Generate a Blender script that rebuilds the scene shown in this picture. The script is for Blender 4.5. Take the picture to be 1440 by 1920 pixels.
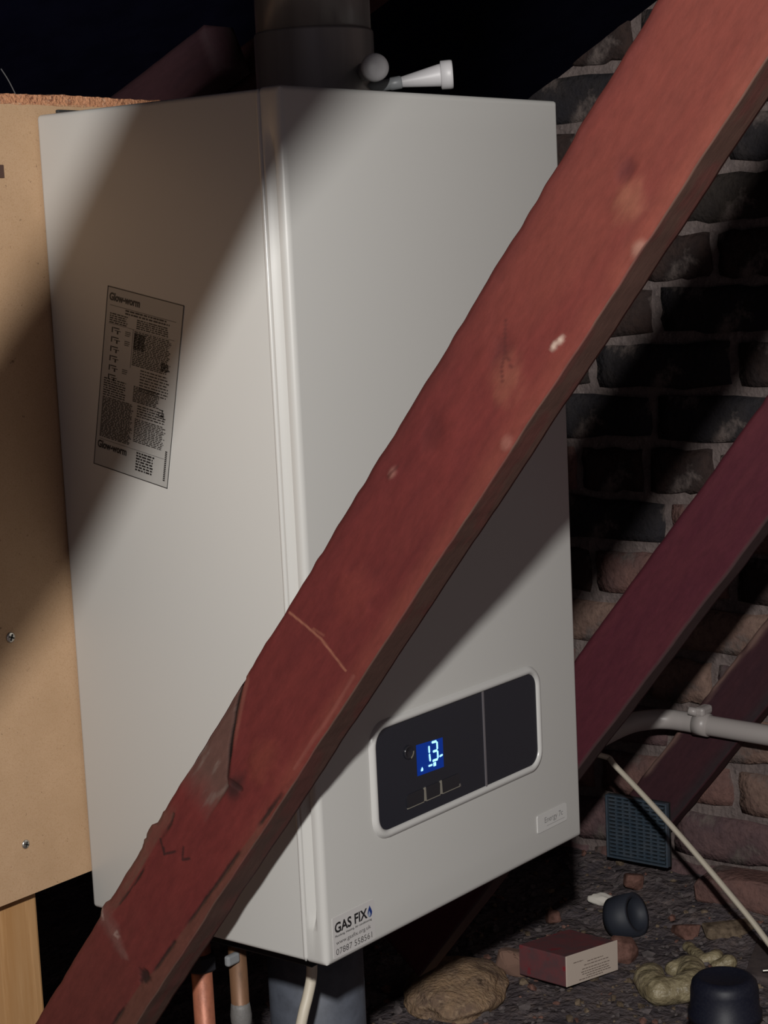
import bpy, bmesh, math, random
import numpy as np
from mathutils import Vector, Matrix

for o in list(bpy.data.objects):
    bpy.data.objects.remove(o)
S = bpy.context.scene
C = S.collection
random.seed(7)
rng = np.random.default_rng(7)

# ------------------------------------------------------------------ camera
cam = bpy.data.cameras.new('camera')
cam.sensor_fit = 'VERTICAL'
cam.sensor_height = 24.0
cam.sensor_width = 18.0
cam.lens = 24.0 * 3490.16 / 1920.0
cam.clip_start = 0.02
camo = bpy.data.objects.new('camera', cam)
C.objects.link(camo)
R_ = Vector((0.61069904, -0.79045451, -0.04720538))
U_ = Vector((0.1399187, 0.04904084, 0.9889478))
V_ = Vector((0.77940326, 0.61055438, -0.14054856))
camo.matrix_world = Matrix(((R_.x, U_.x, -V_.x, -1.1241774),
                            (R_.y, U_.y, -V_.y, -0.96365759),
                            (R_.z, U_.z, -V_.z, 0.59067545),
                            (0, 0, 0, 1)))
S.camera = camo

# ------------------------------------------------------------------ world, lamp, exposure
w = bpy.data.worlds.new('world')
S.world = w
w.use_nodes = True
bg = w.node_tree.nodes['Background']
bg.inputs[0].default_value = (1.0, 0.84, 0.86, 1)
bg.inputs[1].default_value = 0.085
# the work lamp held up left of and just behind the photographer
ld = bpy.data.lights.new('work_lamp', 'POINT')
ld.energy = 186
ld.color = (1.0, 0.975, 0.94)
ld.shadow_soft_size = 0.026
lo_ = bpy.data.objects.new('work_lamp', ld)
lo_.location = (-1.49, -1.207, 1.018)
C.objects.link(lo_)
vs = S.view_settings
vs.view_transform = 'Standard'
vs.look = 'None'
vs.exposure = 0.0
vs.gamma = 1.0
vs.use_curve_mapping = False

# ------------------------------------------------------------------ helpers
def tag(o, label=None, cat=None, group=None, kind=None):
    if label: o['label'] = label
    if cat: o['category'] = cat
    if group: o['group'] = group
    if kind: o['kind'] = kind
    return o

def link(name, me, mat=None, parent=None, smooth=False, loc=None):
    o = bpy.data.objects.new(name, me)
    C.objects.link(o)
    if mat and not me.materials:
        me.materials.append(mat)
    if smooth:
        me.shade_smooth()
    if parent:
        o.parent = parent
    if loc:
        o.location = loc
    return o

def empty(name, loc):
    o = bpy.data.objects.new(name, None)
    o.empty_display_size = 0.05
    C.objects.link(o)
    o.location = loc
    return o

def mesh(name, verts, faces):
    me = bpy.data.meshes.new(name)
    me.from_pydata([tuple(v) for v in verts], [], faces)
    me.update()
    return me

def bm_mesh(name, bm):
    bmesh.ops.recalc_face_normals(bm, faces=bm.faces)
    me = bpy.data.meshes.new(name)
    bm.to_mesh(me)
    bm.free()
    return me

def box_me(name, a, b, bev=0.0, seg=2):
    bm = bmesh.new()
    r = bmesh.ops.create_cube(bm, size=1)
    for v in bm.verts:
        v.co = Vector([a[i] + (v.co[i] + .5) * (b[i] - a[i]) for i in range(3)])
    if bev > 0:
        bmesh.ops.bevel(bm, geom=bm.edges[:], offset=bev, segments=seg, affect='EDGES', profile=.5)
    return bm_mesh(name, bm)

def tube_me(name, pts, r, n=16, caps=True, flat=1.0):
    """sweep a round (or flattened) section along pts; r a number or list"""
    P = [Vector(p) for p in pts]
    rr = r if isinstance(r, (list, tuple)) else [r] * len(P)
    vs_, fs = [], []
    up = None
    for i, p in enumerate(P):
        d = (P[min(i + 1, len(P) - 1)] - P[max(i - 1, 0)]).normalized()
        if up is None:
            up = Vector((0, 0, 1)) if abs(d.z) < .9 else Vector((1, 0, 0))
        s = d.cross(up).normalized()
        up = s.cross(d).normalized()
        for k in range(n):
            a = 2 * math.pi * k / n
            vs_.append(p + (s * math.cos(a) + up * math.sin(a) * flat) * rr[i])
    for i in range(len(P) - 1):
        for k in range(n):
            k2 = (k + 1) % n
            fs.append((i * n + k, i * n + k2, (i + 1) * n + k2, (i + 1) * n + k))
    if caps:
        fs.append(tuple(range(n))[::-1])
        fs.append(tuple((len(P) - 1) * n + k for k in range(n)))
    return mesh(name, vs_, fs)

def lathe_me(name, prof, n=32, axis=None, org=(0, 0, 0)):
    """prof: list of (r, h) along axis"""
    A = Vector(axis).normalized() if axis else Vector((0, 0, 1))
    X = A.orthogonal().normalized()
    Y = A.cross(X)
    O = Vector(org)
    vs_, fs = [], []
    for r, h in prof:
        for k in range(n):
            a = 2 * math.pi * k / n
            vs_.append(O + A * h + (X * math.cos(a) + Y * math.sin(a)) * max(r, 1e-5))
    for i in range(len(prof) - 1):
        for k in range(n):
            k2 = (k + 1) % n
            fs.append((i * n + k, i * n + k2, (i + 1) * n + k2, (i + 1) * n + k))
    fs.append(tuple(range(n))[::-1])
    fs.append(tuple((len(prof) - 1) * n + k for k in range(n)))
    return mesh(name, vs_, fs)

def smooth_path(pts, sub=8):
    P = [Vector(p) for p in pts]
    out = []
    for i in range(len(P) - 1):
        p0, p1, p2, p3 = P[max(i - 1, 0)], P[i], P[i + 1], P[min(i + 2, len(P) - 1)]
        for k in range(sub):
            t = k / sub
            out.append(.5 * ((2 * p1) + (p2 - p0) * t + (2 * p0 - 5 * p1 + 4 * p2 - p3) * t * t + (3 * p1 - p0 - 3 * p2 + p3) * t ** 3))
    out.append(P[-1])
    return out

def vnoise(x, y, seed=0):
    """smooth value noise for numpy arrays, range -1..1"""
    x = np.asarray(x, float); y = np.asarray(y, float)
    xi = np.floor(x).astype(np.int64); yi = np.floor(y).astype(np.int64)
    fx = x - xi; fy = y - yi
    fx = fx * fx * (3 - 2 * fx); fy = fy * fy * (3 - 2 * fy)
    def h(a, b):
        k = (a * 374761393 + b * 668265263 + seed * 974634541) & 0x7fffffff
        k = ((k ^ (k >> 13)) * 1274126177) & 0x7fffffff
        return ((k ^ (k >> 16)) & 0xffff) / 32767.5 - 1
    return (h(xi, yi) * (1 - fx) + h(xi + 1, yi) * fx) * (1 - fy) + (h(xi, yi + 1) * (1 - fx) + h(xi + 1, yi + 1) * fx) * fy

def fbm(x, y, seed=0, oct=4):
    s = 0; a = .5; f = 1
    for i in range(oct):
        s = s + a * vnoise(x * f, y * f, seed + i * 17); a *= .5; f *= 2
    return s

# ------------------------------------------------------------------ materials
def mat(name, col, rough=.6, metal=0, spec=.5, noise=None, bump=None, coat=0, emit=None, trans=0):
    """noise: (scale, colour2, contrast lo, hi, stretch)  bump: (scale, strength, distance)"""
    m = bpy.data.materials.new(name)
    m.use_nodes = True
    nt = m.node_tree
    b = nt.nodes['Principled BSDF']
    b.inputs['Base Color'].default_value = (*col, 1)
    b.inputs['Roughness'].default_value = rough
    b.inputs['Metallic'].default_value = metal
    b.inputs['Specular IOR Level'].default_value = spec
    b.inputs['Coat Weight'].default_value = coat
    if emit:
        b.inputs['Emission Color'].default_value = (*emit[0], 1)
        b.inputs['Emission Strength'].default_value = emit[1]
    tc = nt.nodes.new('ShaderNodeTexCoord')
    if noise:
        layers = noise if isinstance(noise, list) else [noise]
        last = None
        for (sc, c2, l, h, st) in layers:
            mp = nt.nodes.new('ShaderNodeMapping')
            mp.inputs['Scale'].default_value = st
            nt.links.new(tc.outputs['Object'], mp.inputs[0])
            nz = nt.nodes.new('ShaderNodeTexNoise')
            nz.inputs['Scale'].default_value = sc
            nz.inputs['Detail'].default_value = 6
            nz.inputs['Roughness'].default_value = .65
            nt.links.new(mp.outputs[0], nz.inputs[0])
            mr = nt.nodes.new('ShaderNodeMapRange')
            mr.inputs[1].default_value = l
            mr.inputs[2].default_value = h
            nt.links.new(nz.outputs[0], mr.inputs[0])
            mx = nt.nodes.new('ShaderNodeMix')
            mx.data_type = 'RGBA'
            nt.links.new(mr.outputs[0], mx.inputs[0])
            if last is None:
                mx.inputs[6].default_value = (*col, 1)
            else:
                nt.links.new(last, mx.inputs[6])
            mx.inputs[7].default_value = (*c2, 1)
            last = mx.outputs[2]
        nt.links.new(last, b.inputs['Base Color'])
    if bump:
        nz = nt.nodes.new('ShaderNodeTexNoise')
        nz.inputs['Scale'].default_value = bump[0]
        nz.inputs['Detail'].default_value = 5
        nt.links.new(tc.outputs['Object'], nz.inputs[0])
        bp = nt.nodes.new('ShaderNodeBump')
        bp.inputs['Strength'].default_value = bump[1]
        bp.inputs['Distance'].default_value = bump[2]
        nt.links.new(nz.outputs[0], bp.inputs['Height'])
        nt.links.new(bp.outputs[0], b.inputs['Normal'])
    return m

def timber_mat(name, rough=.75):
    """colour comes from the painted attribute; fine grain runs along the timber"""
    m = bpy.data.materials.new(name)
    m.use_nodes = True
    nt = m.node_tree
    b = nt.nodes['Principled BSDF']
    b.inputs['Roughness'].default_value = rough
    b.inputs['Specular IOR Level'].default_value = .25
    at = nt.nodes.new('ShaderNodeAttribute'); at.attribute_name = 'tone'
    tx = nt.nodes.new('ShaderNodeAttribute'); tx.attribute_name = 'grain'
    nz = nt.nodes.new('ShaderNodeTexNoise')
    nz.inputs['Scale'].default_value = 1
    nz.inputs['Detail'].default_value = 7
    nz.inputs['Roughness'].default_value = .7
    nt.links.new(tx.outputs['Vector'], nz.inputs[0])
    mr = nt.nodes.new('ShaderNodeMapRange')
    mr.inputs[1].default_value = .25; mr.inputs[2].default_value = .75
    mr.inputs[3].default_value = .80; mr.inputs[4].default_value = 1.18
    nt.links.new(nz.outputs[0], mr.inputs[0])
    mx = nt.nodes.new('ShaderNodeVectorMath'); mx.operation = 'SCALE'
    nt.links.new(at.outputs['Color'], mx.inputs[0])
    nt.links.new(mr.outputs[0], mx.inputs['Scale'])
    nt.links.new(mx.outputs[0], b.inputs['Base Color'])
    bp = nt.nodes.new('ShaderNodeBump')
    bp.inputs['Strength'].default_value = .35; bp.inputs['Distance'].default_value = .0012
    nt.links.new(nz.outputs[0], bp.inputs['Height'])
    nt.links.new(bp.outputs[0], b.inputs['Normal'])
    return m

WHITE = (.472, .467, .447)
M_white = mat('white_enamel', WHITE, .36, spec=.5, bump=(900, .04, .0003))
M_lip = mat('white_gloss_lip', (.50, .495, .475), .28)
M_bezel = mat('bezel_plastic', (.47, .465, .45), .3)
M_fascia = mat('smoked_fascia', (.017, .018, .025), .22, spec=.6)
M_fascia2 = mat('smoked_flap', (.016, .017, .024), .18, spec=.6)
M_div = mat('grey_join', (.12, .11, .12), .4)
M_lcd = mat('blue_display', (.0, .005, .04), .3, emit=((.0, .035, .33), .55))
M_seg = mat('lit_segments', (.2, .5, .9), .4, emit=((.30, .72, 1.0), 1.6))
M_btn = mat('dark_button', (.016, .016, .02), .2, spec=.7)
M_btnrim = mat('button_rim', (.20, .185, .155), .35)
M_ink = mat('black_ink', (.012, .011, .012), .5)
M_inkgrey = mat('grey_ink', (.06, .055, .055), .5)
M_inkblue = mat('blue_ink', (.01, .03, .16), .4)
M_inkpale = mat('pale_blue_ink', (.28, .33, .42), .4)
M_film = mat('clear_film', (.33, .325, .31), .3)
M_paper = mat('white_sticker', (.485, .472, .462), .4)
M_plate = mat('name_plate', (.52, .515, .50), .25)
M_under = mat('boiler_underside', (.012, .012, .015), .7, spec=.2)
M_flue = mat('flue_grey', (.30, .285, .27), .30, metal=.25, noise=(40, (.23, .22, .21), .4, .7, (1, 1, .1)))
M_cap = mat('cap_white', (.45, .44, .45), .45)
M_tubegrey = mat('fitting_grey', (.22, .23, .24), .4)
M_chip = mat('chipboard_face', (.46, .305, .185), .8, spec=.2,
             noise=[(14, (.405, .265, .155), .35, .7, (1, 1, 1)), (900, (.37, .23, .125), .50, .66, (1, 1, 1)), (230, (.17, .09, .05), .66, .74, (1, 1, 1)), (140, (.20, .12, .07), .665, .72, (1, 1, 1))], bump=(800, .15, .0006))
M_chipedge = mat('chipboard_edge', (.50, .24, .13), .9, spec=.1,
                 noise=[(300, (.16, .06, .04), .5, .68, (1, 1, 1)), (190, (.62, .38, .25), .56, .7, (1, 1, 1))], bump=(350, .9, .003))
M_post = mat('pale_pine', (.40, .235, .11), .75, spec=.2, noise=[(30, (.34, .17, .06), .4, .65, (1, 1, .06)), (90, (.55, .33, .16), .5, .75, (1, 1, .04))])
M_screw = mat('screw_zinc', (.55, .53, .48), .3, metal=.9)
M_slot = mat('screw_slot', (.02, .02, .02), .8)
M_copper = mat('copper', (.36, .13, .075), .5, metal=.25, noise=(120, (.24, .085, .05), .45, .7, (1, 1, .4)), bump=(160, .3, .001))
M_copper2 = mat('dull_copper', (.19, .10, .055), .5, metal=.25, noise=(90, (.11, .06, .035), .45, .7, (1, 1, .3)))
M_solder = mat('solder', (.16, .155, .15), .6, metal=.2, bump=(300, .5, .001))
M_soil = mat('soil_pipe_grey', (.085, .095, .12), .6, noise=(60, (.06, .067, .085), .4, .7, (1, 1, 1)))
M_cable = mat('white_cable', (.52, .47, .38), .5)
M_wpipe = mat('white_pvc', (.40, .365, .35), .38)
M_vent = mat('vent_plastic', (.045, .066, .09), .35, noise=(60, (.07, .085, .105), .4, .7, (1, 1, 1)))
M_felt = mat('roofing_felt', (.004, .004, .013), .95, spec=.03, noise=(20, (.002, .002, .008), .4, .7, (1, 1, 1)))
M_mortar = mat('old_mortar', (.190, .152, .142), .95, spec=.1,
               noise=[(35, (.125, .10, .097), .42, .66, (1, 1, 1)), (120, (.25, .205, .195), .55, .75, (1, 1, 1))], bump=(120, .8, .006))
def brick_mat(name, c, c2):
    return mat(name, c, .92, spec=.12, noise=[(22, c2, .38, .62, (1, 1, 1)), (90, tuple(x * .6 for x in c), .5, .75, (1, 1, 1)),
                                              (16, (.150, .120, .110), .54, .66, (1, 1, 1))], bump=(140, .8, .004))
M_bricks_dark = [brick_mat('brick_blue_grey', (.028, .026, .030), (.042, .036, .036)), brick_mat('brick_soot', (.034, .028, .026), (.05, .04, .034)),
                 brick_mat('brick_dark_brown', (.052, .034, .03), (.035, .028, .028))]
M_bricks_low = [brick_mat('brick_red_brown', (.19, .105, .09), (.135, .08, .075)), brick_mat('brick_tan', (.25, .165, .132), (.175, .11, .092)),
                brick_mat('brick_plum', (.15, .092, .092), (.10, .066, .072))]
M_dust = mat('loft_dust', (.135, .110, .112), .95, spec=.1,
             noise=[(18, (.072, .062, .072), .42, .64, (1, 1, 1)), (60, (.20, .155, .14), .52, .72, (1, 1, 1)), (200, (.07, .06, .063), .52, .7, (1, 1, 1))], bump=(90, .9, .01))
M_rub = [mat('crumb_grey', (.14, .118, .118), .95, spec=.1, noise=(80, (.075, .065, .065), .4, .65, (1, 1, 1))),
         mat('crumb_red', (.20, .105, .085), .95, spec=.1, noise=(80, (.09, .045, .035), .4, .65, (1, 1, 1))),
         mat('crumb_tan', (.20, .15, .105), .95, spec=.1, noise=(80, (.07, .05, .035), .4, .65, (1, 1, 1)))]
M_insul = mat('tan_quilt', (.31, .205, .125), .95, spec=.1, noise=[(25, (.17, .115, .085), .4, .62, (1, 1, 1)), (160, (.38, .275, .18), .5, .75, (1, 1, 1)), (45, (.06, .04, .025), .62, .7, (1, 1, 1))], bump=(200, .8, .005))
M_chalk = mat('white_plaster', (.66, .62, .56), .8)
M_boxred = mat('red_card', (.17, .055, .06), .75, spec=.2, noise=[(45, (.12, .06, .065), .4, .6, (1, 1, 1)), (30, (.24, .02, .03), .56, .64, (1, 1, 1))])
M_boxlab = mat('cream_card', (.56, .47, .40), .75)
M_foam = mat('cured_foam', (.34, .285, .175), .38, noise=(70, (.17, .135, .075), .4, .65, (1, 1, 1)), bump=(110, .8, .006))
M_can = mat('navy_plastic', (.008, .009, .018), .5, spec=.3, noise=(300, (.012, .013, .022), .45, .6, (1, 1, 1)), bump=(500, .1, .0006))
M_ring = mat('grey_blue_plastic', (.022, .026, .038), .6)
M_slate = mat('dusty_slate', (.10, .078, .075), .9, spec=.1, noise=(50, (.06, .048, .05), .4, .65, (1, 1, 1)))
M_timber = timber_mat('preservative_timber')
M_hair = mat('fibre', (.10, .10, .10), .8)

# ------------------------------------------------------------------ setting
XW = 1.205          # face of the mortar of the gable wall
ZF = -.35           # loft floor
TH = math.radians(51.1)
UX = Vector((0, -math.cos(TH), math.sin(TH)))   # along the diagonal timbers, upwards
NX = Vector((0, math.sin(TH), math.cos(TH)))    # across them, roof side
def roof_z(y): return 1.0943 - .5426 * y

def floor_z(x, y):
    r = ZF + .012 * fbm(x * 9, y * 9, 3) + .006 * fbm(x * 40, y * 40, 9)
    return r + .018 * np.clip((x - 1.0) / .17, 0, 1)

def grid_me(name, xs, ys, zf):
    X, Y = np.meshgrid(xs, ys)
    Z = zf(X, Y)
    nx, ny = len(xs), len(ys)
    vs_ = np.stack([X, Y, Z], -1).reshape(-1, 3)
    fs = [(j * nx + i, j * nx + i + 1, (j + 1) * nx + i + 1, (j + 1) * nx + i) for j in range(ny - 1) for i in range(nx - 1)]
    return mesh(name, vs_, fs)

fx = np.concatenate([np.linspace(-3, -.1, 12), np.linspace(0, 1.25, 160)])
fy = np.concatenate([np.linspace(-3, -.35, 12), np.linspace(-.3, .85, 145), np.linspace(.95, 2.65, 10)])
tag(link('floor', grid_me('floor', fx, fy, floor_z), M_dust, smooth=True), kind='structure')

# felted roof slope, falling towards the eaves behind the boiler
vs_, fs = [], []
for (dx, t) in ((0, 0), (0, .02)):
    vs_ += [(-3, 2.66, roof_z(2.66) + t), (1.3, 2.66, roof_z(2.66) + t), (1.3, -3, roof_z(-3) + t), (-3, -3, roof_z(-3) + t)]
fs = [(0, 1, 2, 3), (7, 6, 5, 4), (0, 4, 5, 1), (1, 5, 6, 2), (2, 6, 7, 3), (3, 7, 4, 0)]
tag(link('ceiling', mesh('ceiling', vs_, fs), M_felt), kind='structure')

# gable wall: a mortar bed with every brick standing proud of it
prof = [(-3, ZF - .03), (2.66, ZF - .03), (2.66, roof_z(2.66) + .01), (-3, roof_z(-3) + .01)]
vs_ = [(XW, y, z) for y, z in prof] + [(XW + .2, y, z) for y, z in prof]
wall = tag(link('wall_right', mesh('wall_right', vs_, [(0, 1, 2, 3), (7, 6, 5, 4), (0, 4, 5, 1), (1, 5, 6, 2), (2, 6, 7, 3), (3, 7, 4, 0)]), M_mortar), kind='structure')

def brick_me(name, L, H, seed):
    nx, nz = 9, 4
    vs_, fs = [], []
    for j in range(nz + 1):
        for i in range(nx + 1):
            y = -L / 2 + L * i / nx; z = -H / 2 + H * j / nz
            ed = min(i, nx - i) == 0 or min(j, nz - j) == 0
            d = .0022 * float(vnoise(i * .8, j * .9, seed)) + (.0035 if ed else 0)
            y += .0035 * float(vnoise(i * .9, j * .9 + 30, seed)); z += .0045 * float(vnoise(i * .7 + 50, j * .9, seed))
            if (min(i, nx - i) == 0 and min(j, nz - j) == 0):
                d += .002; y *= .99; z *= .95
            vs_.append((-.011 + d, y, z))
    n = len(vs_)
    idx = lambda i, j: j * (nx + 1) + i
    for j in range(nz):
        for i in range(nx):
            fs.append((idx(i, j), idx(i, j + 1), idx(i + 1, j + 1), idx(i + 1, j)))
    ring = [idx(i, 0) for i in range(nx + 1)] + [idx(nx, j) for j in range(1, nz + 1)] + [idx(i, nz) for i in range(nx - 1, -1, -1)] + [idx(0, j) for j in range(nz - 1, 0, -1)]
    for k in ring:
        vs_.append((.01, vs_[k][1], vs_[k][2]))
    m_ = len(ring)
    for k in range(m_):
        k2 = (k + 1) % m_
        fs.append((ring[k], ring[k2], n + k2, n + k))
    return mesh(name, vs_, fs)

PITCH, LP = .0761, .2282
brick_meshes = {}
k0 = -10
for c in range(k0, 12):
    z = .370 + PITCH * (c + .5)
    header = (c % 4 == 2)
    Lp = LP / 2 if header else LP
    y = -.45 + (c % 2) * LP / 2 + (.03 if header else 0) + random.uniform(-.012, .012)
    while y < .95:
        yc = y + Lp / 2
        if z - PITCH / 2 < roof_z(yc - Lp / 2):
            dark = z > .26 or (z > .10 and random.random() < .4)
            mi = random.randrange(3)
            va = random.randrange(4)
            key = (header, dark, mi, va)
            if key not in brick_meshes:
                me = brick_me('brick', Lp - .015, PITCH - .014, hash((header, va)) % 1000)
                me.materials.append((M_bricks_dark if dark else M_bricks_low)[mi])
                me.shade_smooth()
                brick_meshes[key] = me
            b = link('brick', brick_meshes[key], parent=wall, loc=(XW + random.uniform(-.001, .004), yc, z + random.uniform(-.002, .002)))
            b.rotation_euler = (random.uniform(-.02, .02), 0, 0)
        y += Lp

# ------------------------------------------------------------------ diagonal timbers
def poly_dist(Uc, Nc, pts, sn=1.0):
    d = np.full(Uc.shape, 9.0)
    for (a, b) in zip(pts[:-1], pts[1:]):
        ax, ay = a; bx, by = b
        vx, vy = bx - ax, by - ay
        t = np.clip(((Uc - ax) * vx + (Nc - ay) * vy) / max(vx * vx + vy * vy, 1e-12), 0, 1)
        d = np.minimum(d, np.hypot(Uc - ax - vx * t, Nc - ay - vy * t))
    return d

def timber(name, x0, t, n0, n1, u0, u1, base, base2, nu, seed, feat=None, mf=24, mb=8, U=UX, N=NX, ragged=.0005):
    """squared timber lying in a plane x = const; feat(u, n, face) changes tone and depth"""
    sec = []   # (x 0..1, n 0..1, face)
    for k in range(mf): sec.append((0, 1 - k / mf, 0))
    for k in range(mb): sec.append((k / mb, 0, 1))
    for k in range(6): sec.append((1, k / 6, 2))
    for k in range(mb): sec.append((1 - k / mb, 1, 3))
    m = len(sec)
    us = nu if isinstance(nu, np.ndarray) else np.linspace(u0, u1, nu)
    nu = len(us)
    sx = np.array([s[0] for s in sec]); sn = np.array([s[1] for s in sec]); sf = np.array([s[2] for s in sec])
    UU = np.repeat(us[:, None], m, 1)
    X = x0 + np.repeat(sx[None], nu, 0) * t
    Nn = n0 + np.repeat(sn[None], nu, 0) * (n1 - n0)
    F = np.repeat(sf[None], nu, 0)
    # soft arrises and ragged edges
    top = ragged * fbm(UU * 25, UU * 0 + seed, seed) + ragged * .5 * vnoise(UU * 90, UU * 0 + 3, seed)
    bot = ragged * fbm(UU * 22, UU * 0 + seed + 5, seed + 1)
    tn = (Nn - n0) / (n1 - n0)
    Nd = Nn + top * 2 * np.clip(tn * 4 - 3, 0, 1) + bot * 2 * np.clip(1 - tn * 4, 0, 1)
    edge = np.minimum(np.minimum(Nn - n0, n1 - Nn) / .003, 1)
    Xd = X + np.where(F == 0, (1 - edge) * .0015, 0) + np.where(F == 0, .0006 * fbm(UU * 30, Nn * 60, seed + 2), 0)
    sp = fbm(UU * 5.0, Nn * 18 + X * 9, seed + 3) * .9 + .5 * fbm(UU * 22, Nn * 130, seed + 4)
    mixf = np.clip(.5 + .75 * sp, 0, 1)[..., None]
    col = np.array(base)[None, None] * (1 - mixf) + np.array(base2)[None, None] * mixf
    if feat:
        col, Xd, Nd = feat(UU, Nn, F, col, Xd, Nd)
    P = X[..., None] * 0 + Xd[..., None] * np.array([1, 0, 0]) + UU[..., None] * np.array(U) + Nd[..., None] * np.array(N)
    base_pt = np.array([x0 + t / 2, 0, 0]) + np.array(U) * u0 + np.array(N) * (n0 + n1) / 2
    V = (P - base_pt).reshape(-1, 3)
    I = np.arange(nu * m).reshape(nu, m)
    A = I[:-1]; B = I[1:]
    Q = np.stack([A, np.roll(A, -1, 1), np.roll(B, -1, 1), B], -1).reshape(-1, 4)
    fs = Q.tolist() + [I[0].tolist()[::-1], I[-1].tolist()]
    me = mesh(name, V, fs)
    at = me.attributes.new('tone', 'FLOAT_COLOR', 'POINT')
    rgba = np.ones((nu * m, 4)); rgba[:, :3] = np.clip(col.reshape(-1, 3), 0, 1)
    at.data.foreach_set('color', rgba.ravel())
    gr = me.attributes.new('grain', 'FLOAT_VECTOR', 'POINT')
    g = np.stack([UU * 55, Nn * 170, X * 170 + seed], -1).reshape(-1, 3)
    gr.data.foreach_set('vector', np.ascontiguousarray(g).ravel())
    o = link(name, me, M_timber, smooth=True)
    o.location = base_pt
    return o

def lerp(col, c, f):
    f = np.clip(f, 0, 1)[..., None]
    return col * (1 - f) + np.array(c)[None, None] * f

def ss(a, b, x):
    t = np.clip((x - a) / (b - a), 0, 1)
    return t * t * (3 - 2 * t)

def feat_main(U, N, F, col, X, Nd):
    fr = (F == 0)
    up = ss(.25, .75, U)
    col = col * (1 - .0 * up[..., None])
    # lighter and more orange towards the top
    col = lerp(col, (.140, .036, .024), .6 * ss(.35, .85, U + .25 * fbm(U * 6, N * 25, 31)))
    # browner towards the foot
    col = lerp(col, (.085, .026, .019), .45 * ss(.05, -.15, U + .1 * fbm(U * 9, N * 30, 33)))
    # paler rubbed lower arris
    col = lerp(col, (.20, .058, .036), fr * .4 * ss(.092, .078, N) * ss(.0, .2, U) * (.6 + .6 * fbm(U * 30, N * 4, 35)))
    # darker upper arris
    col = lerp(col, (.055, .009, .009), fr * .55 * ss(.143, .155, N) * ss(.3, .4, U))
    # weathered grey-brown sapwood beside the long split
    pts = [(.222, .157), (.191, .1463), (.166, .1357), (.142, .1231), (.146, .1085)]
    d = poly_dist(U, N, pts) + .0005 * fbm(U * 120, N * 120, 41)
    line_n = np.interp(U, [.138, .142, .166, .191, .222], [.118, .1231, .1357, .1463, .157])
    side = N - line_n
    g = fr * ss(-.001, .002, side) * ss(.095, .135, U + .01 * fbm(U * 40, N * 80, 43)) * ss(.225, .212, U)
    col = lerp(col, (.085, .050, .040), .8 * g)
    col = lerp(col, (.14, .10, .085), g * .7 * ss(.1, .4, fbm(U * 35, N * 160, 44)))
    X = X + np.where(fr, .0025 * g, 0)
    wd = .0024 * (1 + .45 * vnoise(U * 60, N * 0, 45)) * np.interp(U, [.14, .17, .19, .222], [.9, 1.1, 1.7, .5])
    c = fr * ss(1.0, .55, d / np.maximum(wd, .0006)) * np.interp(U, [.138, .15, .16], [.35, .6, 1])
    col = lerp(col, (.006, .003, .003), c)
    X = X + c * .0016
    d2 = poly_dist(U, N, pts[:4]); 
    col = lerp(col, (.19, .07, .05), fr * .45 * ss(.004, .002, np.abs(d2 - .0035)) * (side < 0) * ss(.16, .19, U))
    # stain round the end of the split
    d = np.hypot((U - .144) / .016, (N - .114) / .011)
    col = lerp(col, (.020, .008, .008), fr * .8 * ss(1.2, .2, d + .5 * fbm(U * 80, N * 160, 46)))
    # shake running along the upper arris near the foot
    d = poly_dist(U, N, [(.075, .1465), (.066, .144), (.029, .1442), (-.007, .1432), (-.05, .147)])
    c = fr * ss(1.0, .3, d / (.0015 * (1 + .6 * vnoise(U * 70, N * 0, 47)))) * ss(-.35, .05, fbm(U * 40, N * 0, 42))
    col = lerp(col, (.02, .009, .007), .9 * c)
    X = X + c * .0006
    lip = fr * ss(.1445, .147, N) * ss(.09, .06, U) * ss(-.07, -.04, U)
    col = lerp(col, (.095, .055, .038), .7 * lip * (.7 + .6 * fbm(U * 60, N * 200, 48)))
    Nd = Nd + np.where(N > .15, .0030 * ss(.0, .4, fbm(U * 45, N * 0 + 2, 49)) * ss(.045, .03, np.abs(U - .03)), 0)
    # scribbled dark marks
    for pl in ([(.046, .1445), (.039, .1345), (.050, .1275)], [(.060, .1235), (.050, .1185), (.057, .1135)], [(.039, .1345), (.043, .138)]):
        d = poly_dist(U, N, pl)
        col = lerp(col, (.02, .008, .008), fr * .8 * ss(.0017, .0005, d + .0006 * fbm(U * 200, N * 200, 50)))
    # pale mortar droppings wedge
    d = poly_dist(U, N, [(-.058, .157), (-.064, .1400), (-.071, .1115)])
    wdt = np.interp(N, [.108, .125, .157], [.002, .009, .013])
    f = fr * ss(1.15, .1, (d + .005 * fbm(U * 110, N * 110, 51)) / wdt)
    col = lerp(col, (.13, .065, .055), .55 * f)
    col = lerp(col, (.27, .19, .165), f * .6 * ss(.15, .4, fbm(U * 130, N * 130, 52)))
    X = X - f * .0004 * (1 + fbm(U * 90, N * 90, 58))
    d = np.hypot(U + .055, (N - .155) * .8)
    Nd = Nd + np.where(N > .13, .0025 * ss(.012, .003, d), 0)
    # chipped dark lower arris
    en = np.interp(U, [-.125, -.07, -.054, -.001, .014, .053, .135, .204], [.0912, .0899, .0858, .0846, .0838, .0815, .079, .0755])
    brk = ss(-.35, -.05, fbm(U * 26, N * 0, 53))
    c = fr * ss(.0022, .0008, np.abs(N - en) + .0008 * fbm(U * 150, N * 150, 54)) * brk * ss(.21, .15, U)
    col = lerp(col, (.012, .007, .006), .9 * c)
    X = X + .0012 * c
    under = fr * ss(.0005, -.001, N - en) * ss(.2, .1, U)
    col = lerp(col, (.085, .042, .028), .55 * under)
    d = np.hypot((U + .068) / .012, (N - .0895) / .008)
    c = fr * ss(1.1, .4, d + .8 * fbm(U * 120, N * 120, 55))
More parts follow.
